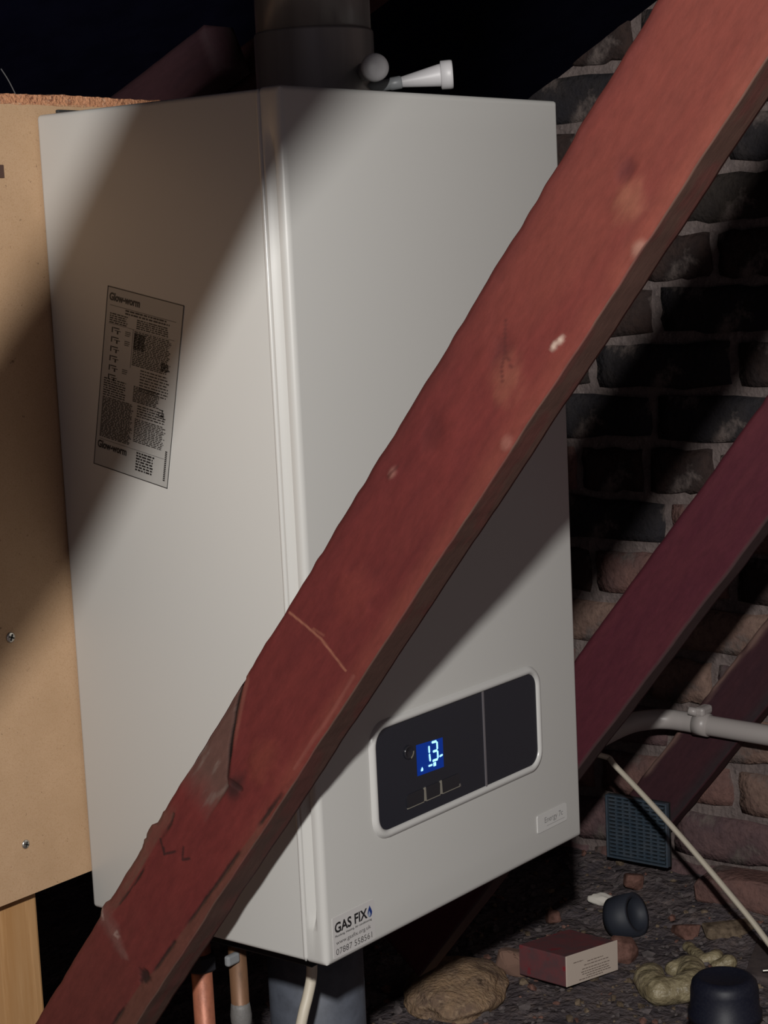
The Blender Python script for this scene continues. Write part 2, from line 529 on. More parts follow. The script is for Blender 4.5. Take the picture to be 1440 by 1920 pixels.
    col = lerp(col, (.012, .007, .006), .85 * c); X = X + .0012 * c
    # pale saw scratch across the face
    d = poly_dist(U, N, [(.296, .152), (.299, .1336), (.301, .1185), (.298, .088)])
    col = lerp(col, (.24, .095, .06), fr * .8 * ss(.0016, .0005, d + .0004 * fbm(U * 200, N * 90, 56)))
    d = poly_dist(U, N, [(.302, .128), (.305, .118)])
    col = lerp(col, (.2, .07, .045), fr * .5 * ss(.0016, .0005, d))
    # pinkish edge highlight painted along the lower arris
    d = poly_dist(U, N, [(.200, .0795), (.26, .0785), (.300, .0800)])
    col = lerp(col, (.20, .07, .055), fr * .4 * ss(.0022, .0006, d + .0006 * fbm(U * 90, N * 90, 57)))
    # knots and knocks
    for (uu, nn, r, cc, s) in ((.706, .0981, .013, (.20, .075, .045), .6), (.722, .112, .008, (.06, .012, .012), .8), (.571, .118, .010, (.06, .013, .012), .6),
                               (.560, .104, .016, (.19, .065, .04), .55), (.445, .1406, .004, (.22, .10, .08), .7), (.60, .0882, .0035, (.42, .32, .26), .9),
                               (.606, .0865, .003, (.42, .32, .26), .9), (.687, .0745, .006, (.24, .12, .09), .8), (.525, .079, .005, (.22, .09, .07), .6),
                               (.35, .115, .02, (.14, .026, .02), .5), (.18, .105, .018, (.14, .032, .02), .5), (.49, .128, .012, (.06, .01, .01), .5)):
        d = np.hypot((U - uu) / (r * 1.5), (N - nn) / r)
        f = fr * s * ss(1.1, .2, d + .45 * fbm(U * 90, N * 180, 60))
        col = lerp(col, cc, f)
        X = X - .0012 * f * (1 if cc[0] > .12 else -1)
    for pl in ([(.590, .128), (.573, .117), (.568, .106)], [(.573, .117), (.563, .112), (.556, .106)], [(.452, .139), (.44, .141)]):
        d = poly_dist(U, N, pl)
        col = lerp(col, (.06, .014, .012), fr * .7 * ss(.0014, .0005, d))
    # the underside is dirty brown
    col = lerp(col, (.085, .055, .042), (F == 1) * .75)
    col = lerp(col, (.12, .035, .03), (F == 1) * .6 * ss(.05, .35, fbm(U * 30, X * 60, 61)))
    return col, X, Nd

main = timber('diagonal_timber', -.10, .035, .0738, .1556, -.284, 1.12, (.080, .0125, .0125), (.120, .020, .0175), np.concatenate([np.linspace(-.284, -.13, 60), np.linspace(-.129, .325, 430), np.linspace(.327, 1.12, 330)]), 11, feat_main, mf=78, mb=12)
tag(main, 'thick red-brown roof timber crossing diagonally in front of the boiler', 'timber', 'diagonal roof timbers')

def feat_under(U, N, F, col, X, Nd):
    col = lerp(col, (.055, .042, .040), (F == 1) * .75)
    return col, X, Nd

t2 = timber('diagonal_timber', .60, .035, .0995, .178, -.46, 1.15, (.060, .0095, .019), (.085, .017, .024), 260, 23, feat_under, mf=20)
tag(t2, 'crimson roof timber emerging from behind the boiler right side', 'timber', 'diagonal roof timbers')

def feat_wall(U, N, F, col, X, Nd):
    fr = (F == 0)
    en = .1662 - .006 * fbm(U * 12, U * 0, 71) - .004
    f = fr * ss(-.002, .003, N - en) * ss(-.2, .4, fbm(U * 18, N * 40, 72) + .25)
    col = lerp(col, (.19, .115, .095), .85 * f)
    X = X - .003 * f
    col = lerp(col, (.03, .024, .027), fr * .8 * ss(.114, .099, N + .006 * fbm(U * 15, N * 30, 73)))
    return col, X, Nd

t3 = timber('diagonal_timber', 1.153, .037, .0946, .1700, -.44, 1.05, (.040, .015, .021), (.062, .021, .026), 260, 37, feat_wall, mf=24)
tag(t3, 'dark plum roof timber lying against the brick wall beneath the white pipe', 'timber', 'diagonal roof timbers')

t0 = timber('diagonal_timber', -.732, .035, .0738, .1556, -.52, 1.40, (.135, .026, .016), (.21, .046, .024), 120, 51, None, mf=8, mb=4)
tag(t0, 'roof timber outside the frame whose shadow crosses the boiler left side', 'timber', 'diagonal roof timbers')

# rafters that follow the roof pitch; their shade is put into the dark colours
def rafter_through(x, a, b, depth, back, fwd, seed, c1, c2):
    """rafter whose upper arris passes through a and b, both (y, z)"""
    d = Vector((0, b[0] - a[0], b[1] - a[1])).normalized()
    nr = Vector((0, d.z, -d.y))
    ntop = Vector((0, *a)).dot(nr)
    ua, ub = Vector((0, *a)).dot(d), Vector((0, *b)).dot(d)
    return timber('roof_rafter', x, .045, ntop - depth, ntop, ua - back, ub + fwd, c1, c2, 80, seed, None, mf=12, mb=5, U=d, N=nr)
rb = rafter_through(.30, (.499, .7600), (.3543, .8215), .052, .9, 0, 62, (.022, .008, .012), (.032, .011, .013))  # the square end stands in for the edge of a shadow
tag(rb, 'rafter with shade in its dark colour, ended at a shadow edge, left of the flue above the boiler', 'timber', 'pitched rafters')
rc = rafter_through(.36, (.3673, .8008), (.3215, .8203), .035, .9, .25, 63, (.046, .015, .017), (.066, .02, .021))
tag(rc, 'rafter with shade in its dark colour, running up behind the flue, beyond the shorter rafter', 'timber', 'pitched rafters')

# ------------------------------------------------------------------ mounting board and post
BW, BD, BH = .4023, .2812, .72
bd = empty('mounting_board', (-.35, BD, .035))
tag(bd, 'tan chipboard panel the boiler hangs on, lit at the left edge', 'board')
def put(o, parent):
    """keep world coordinates of a mesh written in world space while parenting it"""
    o.parent = parent
    par = parent
    loc = Vector((0, 0, 0))
    while par:
        loc += par.location
        par = par.parent
    o.location = -loc
    return o
def part(name, me, m, parent, smooth=False):
    return put(link(name, me, m, smooth=smooth), parent)
B1 = BD + .018
part('panel', box_me('panel', (-.75, BD + .0002, .035), (.40, B1, .7285)), M_chip, bd)
# rough sawn top edge, broken away in small chips
nn = 340
xs = np.linspace(-.75, .40, nn)
h = .7375 + .0012 * fbm(xs * 60, xs * 0, 81) + .0006 * vnoise(xs * 300, xs * 0, 82)
lo = .7275 + .0012 * fbm(xs * 70, xs * 0 + 5, 83)
yo = BD - .0004 + .001 * fbm(xs * 90, xs * 0 + 9, 84)
vs_ = [(x, BD + .0001, l) for x, l in zip(xs, lo)] + [(x, y, z - .001) for x, y, z in zip(xs, yo + .0015, h)] + [(x, B1, z) for x, z in zip(xs, h)] + [(x, B1, .7275) for x in xs]
fs = []
for r_ in range(3):
    for i in range(nn - 1):
        fs.append((r_ * nn + i, r_ * nn + i + 1, (r_ + 1) * nn + i + 1, (r_ + 1) * nn + i))
fs += [(0, nn, 2 * nn, 3 * nn), (nn - 1, 4 * nn - 1, 3 * nn - 1, 2 * nn - 1)]
part('sawn_edge', mesh('sawn_edge', vs_, fs), M_chipedge, bd)
for (sx_, sz_, r_) in ((-.0716, .2693, .0048), (-.0727, .0822, .0042)):
    sc = part('screw', lathe_me('screw', [(r_, 0), (r_, .0008), (r_ * .75, .0016), (.0, .0018)], 20, (0, -1, 0), (sx_, BD + .0004, sz_)), M_screw, bd, True)
    cr = []
    bm = bmesh.new()
    for (a, b) in ((.62, .14), (.14, .62)):
        mt = Matrix.Translation((sx_, BD - .0014, sz_)) @ Matrix.Rotation(.4, 4, 'Y') @ Matrix.Diagonal((a * r_ * 2, .0008, b * r_ * 2, 1))
        bmesh.ops.create_cube(bm, size=1, matrix=mt)
    put(link('cross_slot', bm_mesh('cross_slot', bm), M_slot), sc)
part('bracket', box_me('bracket', (.024, BD - .004, .716), (.052, BD + .0001, .724), .001), M_slot, bd)
part('edge_notch', box_me('edge_notch', (-.065, BD - .0012, .665), (-.0405, BD + .001, .676), .0003), mat('dark_chip', (.07, .035, .025), .9), bd)

po = link('timber_post', box_me('timber_post', (-.05, 0, 0), (.05, .045, .99), .003), M_post, loc=(-.0985, B1 + .001, ZF))
tag(po, 'pale pine post standing below and behind the chipboard panel', 'post')

# ------------------------------------------------------------------ boiler
bo = empty('wall_boiler', (BW / 2, BD / 2, 0))
tag(bo, 'white enamelled wall boiler with smoked control panel, hung on chipboard', 'boiler')
YS = .0212   # seam between front cover and side panels
# body
part('casing', box_me('casing', (.0006, YS + .0008, .0006), (BW - .0006, BD, BH - .0012), .004, 3), M_white, bo, True)
part('underside', box_me('underside', (.008, .03, -.0015), (BW - .008, BD - .006, .003)), M_under, bo)
part('connection_tray', box_me('connection_tray', (.050, .060, -.030), (BW - .030, BD - .012, -.0012), .002, 1), M_under, bo)
# folded lip beside the seam
part('side_lip', tube_me('side_lip', [(.0004, YS + .0017, z) for z in (.002, .006, .36, BH - .006, BH - .002)], [.0010, .0021, .0021, .0021, .0010], 12), M_lip, bo, True)
# front cover: lofted section with a finger channel down the left return
def cover_section(rec, ins):
    pts = []
    r = .0058
    pts.append((.0, YS)); pts.append((0, YS - .0022))
    # channel
    pts += [(rec * .0016, YS - .0042), (rec * .0050, YS - .0078), (rec * .0052, YS - .0084), (rec * .0006, YS - .0124), (0, YS - .0130)]
    pts.append((0, .0075))
    for k in range(7):
        a = math.pi / 2 * k / 6
        pts.append((r - r * math.cos(a), r - r * math.sin(a)))
    for k in range(7):
        a = math.pi / 2 * k / 6
        pts.append((BW - r + r * math.sin(a), r - r * math.cos(a)))
    pts.append((BW, YS))
    return [(min(max(x, ins), BW - ins), max(y, ins * .8)) for x, y in pts]
secs = []
rb_ = .0055
for k in range(5):
    a = math.pi / 2 * k / 4
    secs.append((rb_ - rb_ * math.sin(a), 0, rb_ - rb_ * math.cos(a)))
secs += [(.0295, 0, 0), (.033, .35, 0), (.040, .85, 0), (.047, 1, 0), (.66, 1, 0), (.672, .85, 0), (.682, .35, 0), (.690, 0, 0)]
secs = [(z, r, i) for (z, r, i) in secs]
for k in range(5):
    a = math.pi / 2 * k / 4
    secs.append((BH - rb_ + rb_ * math.sin(a), 0, rb_ - rb_ * math.cos(a)))
secs[0:5] = sorted(secs[0:5], key=lambda s: s[0])
vs_, fs = [], []
for (z, r, i) in secs:
    vs_ += [(x, y, z) for x, y in cover_section(r, i)]
m_ = len(cover_section(0, 0))
for a in range(len(secs) - 1):
    for k in range(m_):
        k2 = (k + 1) % m_
        fs.append((a * m_ + k, a * m_ + k2, (a + 1) * m_ + k2, (a + 1) * m_ + k))
fs += [tuple(range(m_))[::-1], tuple((len(secs) - 1) * m_ + k for k in range(m_))]
cov = part('front_cover', mesh('front_cover', vs_, fs), M_white, bo)
cov.data.shade_smooth()
md = cov.modifiers.new('es', 'EDGE_SPLIT'); md.split_angle = math.radians(28)

# control panel
def rrect(x0, x1, z0, z1, r, n=8):
    out = []
    for (cx, cz, a0) in ((x1 - r, z1 - r, 0), (x0 + r, z1 - r, 90), (x0 + r, z0 + r, 180), (x1 - r, z0 + r, 270)):
        for k in range(n + 1):
            a = math.radians(a0 + 90 * k / n)
            out.append((cx + r * math.cos(a), cz + r * math.sin(a)))
    return out
def ring_loft(name, loops):
    """loops: list of (rrect args, y)"""
    vs_, fs = [], []
    for args, y in loops:
        vs_ += [(x, y, z) for x, z in rrect(*args)]
    n = len(rrect(*loops[0][0]))
    for a in range(len(loops) - 1):
        for k in range(n):
            k2 = (k + 1) % n
            fs.append((a * n + k, a * n + k2, (a + 1) * n + k2, (a + 1) * n + k))
    return vs_, fs, n
px0, px1, pz0, pz1 = .0700, .3325, .0880, .1905
def off(d, r): return (px0 + d, px1 - d, pz0 + d, pz1 - d, r)
loops = [(off(-.0012, .021), .0003), (off(0, .020), -.0016), (off(.001, .019), -.0030), (off(.0028, .0175), -.0038), (off(.0045, .016), -.0036),
         (off(.0060, .0145), -.0026), (off(.0066, .014), -.0012), (off(.0070, .0135), .0005)]
vs_, fs, n_ = ring_loft('bezel', loops)
bz = part('control_panel', mesh('control_panel', vs_, fs), M_bezel, bo, True)
bz['label'] = 'raised pale bezel round the smoked control fascia'
def plate(name, outline, y, th, m, parent, smooth=False):
    n = len(outline)
    vs_ = [(x, y, z) for x, z in outline] + [(x, y + th, z) for x, z in outline]
    fs = [tuple(range(n)), tuple(range(2 * n - 1, n - 1, -1))] + [(k, n + k, n + (k + 1) % n, (k + 1) % n) for k in range(n)]
    me = mesh(name, vs_, fs)
    bm = bmesh.new(); bm.from_mesh(me); bmesh.ops.recalc_face_normals(bm, faces=bm.faces); bm.to_mesh(me); bm.free()
    return part(name, me, m, parent, smooth)
full = rrect(*off(.0068, .0135))
SPL = .2376
leftp = [(min(x, SPL), z) for x, z in full]
rightp = [(max(x, SPL), z) for x, z in full]
def dedupe(p):
    o = []
    for q in p:
        if not o or abs(q[0] - o[-1][0]) + abs(q[1] - o[-1][1]) > 1e-7: o.append(q)
    return o
fl = plate('fascia', dedupe(leftp), -.0012, .0012, M_fascia, bz)
fr_ = plate('flap', dedupe(rightp), -.0013, .0013, M_fascia2, bz)
plate('join_strip', [(SPL - .0011, pz0 + .0045), (SPL + .0011, pz0 + .0045), (SPL + .0011, pz1 - .0045), (SPL - .0011, pz1 - .0045)], -.0021, .0012, M_div, bz)
lcd = plate('display', [(.1340, .1305), (.1732, .1292), (.1732, .1562), (.1340, .1585)], -.0015, .0004, M_lcd, bz)
def seg_me(name, polys, y):
    vs_, fs = [], []
    for p in polys:
        b = len(vs_)
        vs_ += [(x, y, z) for x, z in p]
        fs.append(tuple(range(b, b + len(p))))
    return mesh(name, vs_, fs)
def bar(a, b, wd):
    ax, az = a; bx, bz_ = b
    L = math.hypot(bx - ax, bz_ - az); dx, dz = (bx - ax) / L, (bz_ - az) / L
    nx_, nz_ = -dz * wd / 2, dx * wd / 2
    e = wd * .4
    return [(ax + nx_, az + nz_), (ax - dx * e, az - dz * e), (ax - nx_, az - nz_), (bx - nx_, bz_ - nz_), (bx + dx * e, bz_ + dz * e), (bx + nx_, bz_ + nz_)]
D = .0022
seg = [bar((.1519, .1530), (.1521, .1478), D), bar((.1522, .1458), (.1528, .1400), D),            # 1
       bar((.1568, .1556), (.1628, .1552), D), bar((.1640, .1540), (.1641, .1482), D), bar((.1580, .1470), (.1632, .1468), D),
       bar((.1643, .1456), (.1644, .1398), D), bar((.1570, .1388), (.1634, .1386), D)]            # 3
part('digits', seg_me('digits', seg, -.0019), M_seg, bz)
sm = [bar((.1672, .1404), (.1712, .1408), .0018), bar((.1505, .1357), (.1553, .1356), .0017),
      [(.1572, .1336), (.1612, .1334), (.1612, .1368), (.1572, .1370)],
      [(.1385, .1338), (.1415, .1336), (.1420, .1352), (.1406, .1374), (.1390, .1354)]]
part('symbols', seg_me('symbols', sm, -.0019), M_seg, bz)
# push buttons and reset knob
for (x0, x1, rim0, rim1) in ((.1165, .1420, 0, 1), (.1440, .1660, 1, 1), (.1680, .1960, 0, 1)):
    bt = plate('button', rrect(x0, x1, .1060, .1178, .0028, 4), -.0020, .0012, M_btn, bz)
for (x0, x1) in ((.1414, .1446), (.1654, .1686)):
    plate('button_divider', [(x0, .1062), (x1, .1055), (x1 - .0006, .1182), (x0 + .0006, .1178)], -.0024, .0012, M_btnrim, bz)
for (x0, x1) in ((.1170, .1410), (.1445, .1655), (.1690, .1950)):
    plate('button_edge', [(x0, .1052), (x1, .1052), (x1, .1059), (x0, .1059)], -.0022, .0012, M_btnrim, bz)
plate('button_edge', [(.1946, .1052), (.1966, .1052), (.1962, .108), (.1952, .108)], -.0024, .0012, M_screw, bz)
part('reset_knob', lathe_me('reset_knob', [(.0062, 0), (.0062, .0014), (.0050, .0020), (.0042, .0012), (.0, .0010)], 24, (0, -1, 0), (.1222, -.001, .1552)), M_btn, bz, True)
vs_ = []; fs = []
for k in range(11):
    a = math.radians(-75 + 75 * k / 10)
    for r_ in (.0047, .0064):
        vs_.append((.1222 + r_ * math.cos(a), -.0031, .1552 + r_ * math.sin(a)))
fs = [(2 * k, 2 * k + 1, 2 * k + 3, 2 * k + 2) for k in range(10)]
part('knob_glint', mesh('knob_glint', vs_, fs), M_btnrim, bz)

# name plate, stickers
def text_me(s, x0, x1, z0, h, bold=0.0, shear=0.0):
    cu = bpy.data.curves.new('t', 'FONT')
    cu.body = s
    cu.offset = bold
    cu.resolution_u = 3
    o = bpy.data.objects.new('t', cu)
    C.objects.link(o)
    bpy.context.view_layer.update()
    dg = bpy.context.evaluated_depsgraph_get()
    me = bpy.data.meshes.new_from_object(o.evaluated_get(dg))
    bpy.data.objects.remove(o)
    co = np.zeros(len(me.vertices) * 3)
    me.vertices.foreach_get('co', co)
    co = co.reshape(-1, 3)
    mn, mx = co.min(0), co.max(0)
    W_ = mx[0] - mn[0]
    cap = .73
    return me, co, mn, W_, cap
def text_on_front(name, s, x0, x1, z0, h, m, parent, y=-.0009, bold=0.0):
    me, co, mn, W_, cap = text_me(s, x0, x1, z0, h, bold)
    out = np.zeros_like(co)
    out[:, 0] = x0 + (co[:, 0] - mn[0]) / W_ * (x1 - x0)
    out[:, 2] = z0 + co[:, 1] / cap * h
    out[:, 1] = y
    me.vertices.foreach_set('co', out.ravel())
    me.materials.clear()
    me.update()
    return part(name, me, m, parent)
np_ = plate('name_plate', rrect(.3212, .3735, .0245, .0418, .0015, 3), -.0010, .0011, M_plate, bo)
text_on_front('lettering', 'Energy 7c', .3335, .3660, .0320, .0058, mat('silver_ink', (.20, .195, .195), .4), np_, -.00115)
plate('rule', [(.337, .0283), (.369, .0281), (.369, .0286), (.337, .0288)], -.0012, .0001, mat('rule_ink', (.33, .325, .32), .5), np_)
st = plate('installer_sticker', rrect(.0092, .0655, .0045, .0400, .001, 3), -.0004, .0004, M_paper, bo)
text_on_front('company_name', 'GAS FIX', .0118, .0558, .0265, .0088, M_ink, st, -.0006, .028)
text_on_front('tagline', 'Plumbing, Heating, Air conditioning', .0120, .0612, .0226, .0019, M_ink, st, -.0006, .012)
text_on_front('web_address', 'www.gasfix.org.uk', .0128, .0596, .0160, .0036, M_inkgrey, st, -.0006)
text_on_front('phone_number', '07887 558561', .0122, .0608, .0072, .0056, M_inkgrey, st, -.0006, -.004)
def drop(cx, cz, sx_, sz_, y, name, m):
    pts = []
    for k in range(20):
        a = 2 * math.pi * k / 20
        r = 1.0
        x = math.sin(a) * (.5 if True else 1)
        z = -math.cos(a)
        if z > 0: x *= (1 - z) ** .7; z *= 1.5
        pts.append((cx + x * sx_, cz + z * sz_))
    return part(name, seg_me(name, [pts], y), m, st)
drop(.0592, .0300, .0062, .0042, -.0006, 'flame_mark', M_inkblue)
drop(.0583, .0285, .0034, .0022, -.0007, 'flame_highlight', M_inkpale)

# instruction label on the left side, stuck on slightly crooked
LA = math.radians(12)
e1 = Vector((0, -math.cos(LA), -math.sin(LA))); e2 = Vector((0, math.sin(LA), -math.cos(LA)))
LW, LH = .0905, .158
L0 = Vector((0, .1775, .483)) - e1 * LW / 2 - e2 * LH / 2
def lab(s, t, x=-.0002): 
    q = L0 + e1 * s * LW + e2 * t * LH
    return (x, q.y, q.z)
def lab_quads(name, quads, x, m, parent):
    vs_, fs = [], []
    for (s0, s1, t0, t1) in quads:
        b = len(vs_)
        vs_ += [lab(s0, t0, x), lab(s1, t0, x), lab(s1, t1, x), lab(s0, t1, x)]
        fs.append((b, b + 3, b + 2, b + 1))
    return part(name, mesh(name, vs_, fs), m, parent)
lb = part('instruction_label', mesh('instruction_label', [lab(0, 0, .0003), lab(1, 0, .0003), lab(1, 1, .0003), lab(0, 1, .0003), lab(0, 0, .001), lab(1, 0, .001), lab(1, 1, .001), lab(0, 1, .001)],
          [(0, 3, 2, 1), (4, 5, 6, 7), (0, 1, 5, 4), (1, 2, 6, 5), (2, 3, 7, 6), (3, 0, 4, 7)]), M_film, bo)
lb['label'] = 'crooked clear instruction label with fine black print'
bw_, bh_ = .008, .0045
lab_quads('border', [(0, 1, 0, bh_), (0, 1, 1 - bh_, 1), (0, bw_, 0, 1), (1 - bw_, 1, 0, 1)], .0001, M_ink, lb)
rq = random.Random(5)
q = []
def lines(s0, s1, t0, t1, pitch, fill=.55, gap=.15):
    t = t0
    while t < t1:
        s = s0
        end = s1 - rq.uniform(0, .12) * (s1 - s0)
        while s < end:
            wl = rq.uniform(.015, .06)
            q.append((s, min(s + wl, end), t, t + pitch * fill))
            s += wl + rq.uniform(.006, .014)
        t += pitch
lines(.26, .85, .105, .135, .016); lines(.42, .86, .140, .185, .011, .6)
lines(.40, .90, .205, .395, .0095, .62)
lines(.06, .30, .14, .19, .012)
for k in range(6):
    t = .215 + k * .052
    q.append((.12, .20, t, t + .006)); q.append((.10, .115, t, t + .03)); q.append((.14, .22, t + .014, t + .018)); q.append((.17, .19, t + .018, t + .034))
    if k in (0, 1, 4): q.append((.28, .35, t + .006, t + .010)); q.append((.28, .35, t + .016, t + .020)); q.append((.28, .34, t + .026, t + .030))
lines(.40, .55, .215, .30, .006, .8); lines(.78, .88, .335, .375, .006, .8)
lines(.52, .90, .405, .53, .016, .4); lines(.45, .80, .50, .585, .009, .62)
for (a, b, c_, d_) in ((.80, .86, .585, .59), (.84, .852, .585, .625), (.80, .86, .62, .625), (.80, .81, .60, .625), (.86, .87, .60, .64)): q.append((a, b, c_, d_))
lines(.05, .36, .50, .60, .013, .5); lines(.05, .48, .605, .83, .0082, .66); lines(.52, .90, .60, .67, .014, .45); lines(.50, .91, .675, .80, .0095, .55)
lines(.56, .80, .855, .955, .0155, .6)
for k in range(16): q.append((.93, .955, .80 + k * .0105, .80 + k * .0105 + .0075))
lab_quads('fine_print', q, .00015, M_ink, lb)
for rl in ((.05, .92, .098, .1005), (.38, .385, .2, .41), (.05, .92, .198, .200), (.05, .92, .845, .847)):
    lab_quads('ruled_line', [rl], .00015, M_inkgrey, lb)
def text_on_label(name, s, s0, s1, tb, hh, bold):
    me, co, mn, W_, cap = text_me(s, 0, 1, 0, 1, bold)
    out = []
    for c_ in co:
        out.append(lab(s0 + (c_[0] - mn[0]) / W_ * (s1 - s0), tb - c_[1] / cap * hh, .0001))
    me.vertices.foreach_set('co', np.array(out).ravel())
    me.materials.clear(); me.update()
    part(name, me, M_ink, lb)
text_on_label('maker_name', 'Glow-worm', .035, .44, .072, .042, .035)
text_on_label('maker_name', 'Glow-worm', .035, .43, .895, .042, .035)

# ------------------------------------------------------------------ flue and fittings on top
fu = empty('flue_pipe', (.2267, .15, BH))
tag(fu, 'dark grey flue pipe rising from the boiler top with white test caps', 'flue')
fcx, fcy = .2267, .15
part('socket', lathe_me('socket', [(.058, 0), (.058, .012), (.0548, .016), (.0548, .066), (.0540, .068), (.0530, .068)], 64, None, (fcx, fcy, BH)), M_flue, fu, True)
part('pipe', lathe_me('pipe', [(.0528, .05), (.0528, .20)], 64, None, (fcx, fcy, BH)), M_flue, fu, True)
# round white cap of the sampling point, facing the camera
cp = Vector((.2077, .0667, .7481))
ax = Vector((-.62, -.78, .0)).normalized()
part('sampling_cap', lathe_me('sampling_cap', [(.0085, -.034), (.0085, -.004), (.0112, -.003), (.0123, 0), (.0123, .004), (.0112, .007), (.0075, .0092), (.0, .0100)], 40, ax, cp), M_cap, fu, True)
# test spigot: grey collar, flaring white tube, ribbed cap, pointing away from the flue
a = Vector((.2519, .0815, .7373)); b = Vector((.2798, .0471, .7429)); d = (b - a).normalized()
part('spigot_collar', lathe_me('spigot_collar', [(.0052, -.034), (.0052, -.002), (.0058, -.001), (.0058, .008), (.0050, .009)], 24, d, a), M_tubegrey, fu, True)
part('spigot', lathe_me('spigot', [(.0046, .006), (.0050, .010), (.0100, .043), (.0102, .046)], 28, d, a), M_cap, fu, True)
dc = Vector((.61, -.79, .03)).normalized()
cap_ = part('spigot_cap', lathe_me('spigot_cap', [(.0112, 0), (.0128, .0006), (.0130, .0090), (.0126, .0108), (.0116, .0112), (.0108, .0090), (.0, .0090)], 36, dc, b), M_cap, fu, True)

# ------------------------------------------------------------------ pipes and cable below the boiler
def pipe_thing(name, label, cat, x, y, r, z0, z1, m, group=None):
    o = empty(name, (x, y, z0))
    tag(o, label, cat, group)
    part('tube', tube_me('tube', [(x, y, z0), (x, y, z1)], r, 24), m, o, True)
    return o
c1 = pipe_thing('copper_pipe', 'bright copper pipe under the boiler, the left one of two', 'pipe', .0249, .17, .0095, ZF - .01, -.0016, M_copper, 'copper pipes under the boiler')
part('nut', lathe_me('nut', [(.0125, 0), (.0145, .002), (.0145, .014), (.0125, .016)], 6, None, (.0249, .17, -.045)), M_under, c1)
c2 = pipe_thing('copper_pipe', 'duller copper pipe with a solder blob, right of the bright one', 'pipe', .0727, .17, .0085, ZF - .01, -.0302, M_copper2, 'copper pipes under the boiler')
part('solder_blob', lathe_me('solder_blob', [(.0086, -.014), (.0098, -.006), (.0102, 0), (.0094, .007), (.0086, .012)], 14, None, (.0727, .17, -.105)), M_solder, c2, True)
part('valve_lever', box_me('valve_lever', (.050, .160, -.050), (.066, .166, -.040), .002), M_tubegrey, c2)
sp_ = pipe_thing('waste_pipe', 'wide blue-grey waste pipe standing beneath the boiler', 'pipe', .245, .225, .049, ZF - .01, -.06, M_soil)
part('socket', lathe_me('socket', [(.0492, 0), (.0525, .002), (.0525, .03), (.0492, .032)], 40, None, (.245, .225, -.095)), M_soil, sp_, True)
cb = link('power_cable', tube_me('power_cable', smooth_path([(.1190, .12, -.0302), (.1190, .12, -.055), (.1172, .12, -.0735), (.1105, .12, -.090), (.099, .12, -.113), (.07, .125, -.20), (.05, .13, -.285)], 6), .0052, 12), M_cable, smooth=True)
tag(cb, 'short cream cable dropping out of the boiler underside', 'cable')

# ------------------------------------------------------------------ white overflow pipe, clip and long cable by the wall
pp = empty('overflow_pipe', (1.136, .31, -.088))
tag(pp, 'white plastic pipe with a clip running along the brick wall', 'pipe')
path = smooth_path([(.8045, .4020, -.132), (.9328, .3700, -.1127), (1.0183, .3650, -.0990), (1.0858, .3500, -.0890), (1.1165, .3300, -.0872), (1.1300, .3112, -.0877), (1.1340, .2888, -.0886), (1.1344, .2629, -.0896), (1.1344, .1595, -.0928), (1.1359, -.0618, -.0996), (1.1359, -.468, -.1124)], 6)
part('tube', tube_me('tube', path, .0142, 20), M_wpipe, pp, True)
part('clip', tube_me('clip', [(1.1344, .2696, -.0894), (1.1344, .2482, -.0900)], .0162, 20), M_wpipe, pp, True)
part('clip_tab', box_me('clip_tab', (1.123, .2510, -.0770), (1.1525, .2670, -.0640), .004), M_wpipe, pp)
part('clip_nib', lathe_me('clip_nib', [(.0045, 0), (.006, .001), (.006, .012), (.0035, .013), (.003, .008)], 14, (-.3, .9, .2), (1.126, .262, -.071)), M_wpipe, pp, True)
wc = link('long_cable', tube_me('long_cable', smooth_path([(.70, .43, -.02), (.86, .350, -.066), (.946, .3085, -.0945), (.948, .2855, -.1096), (.935, .19, -.180), (.915, .085, -.262), (.895, .01, -.318), (.87, -.09, -.340), (.83, -.36, -.341)], 8), .0050, 12, flat=.75), M_cable, smooth=True)
tag(wc, 'long cream cable slanting down across the wall to the rubble', 'cable')

# ------------------------------------------------------------------ mesh vent
vn = empty('air_vent', (1.14, .372, -.31))
tag(vn, 'small blue-grey slotted air vent panel at the foot of the wall', 'vent')
vy0, vy1, vz0, vz1, vx = .3220, .4235, -.3110, -.2161, 1.1375
part('backing', box_me('backing', (vx + .008, vy0, vz0), (vx + .013, vy1, vz1)), M_slot, vn)
for nm, a_, b_ in (('frame', (vx, vy0, vz0), (vx + .010, vy0 + .003, vz1)), ('frame', (vx, vy1 - .003, vz0), (vx + .010, vy1, vz1)),
                   ('frame', (vx, vy0 + .003, vz0), (vx + .010, vy1 - .003, vz0 + .003)), ('frame', (vx, vy0 + .003, vz1 - .003), (vx + .010, vy1 - .003, vz1))):
    part(nm, box_me(nm, a_, b_, .0008, 1), M_vent, vn)
NS = 15
for k in range(NS):
    z = vz0 + .004 + (vz1 - vz0 - .008) * (k + .5) / NS
    part('slat', box_me('slat', (vx + .0008, vy0 + .005, z - .0019), (vx + .006, vy1 - .005, z + .0012), .0005, 1), M_vent, vn)
for k in range(1, 8):
    y = vy0 + .005 + (vy1 - vy0 - .010) * k / 8
    part('bar', box_me('bar', (vx + .0028, y - .0016, vz0 + .004), (vx + .008, y + .0016, vz1 - .004)), M_vent, vn)

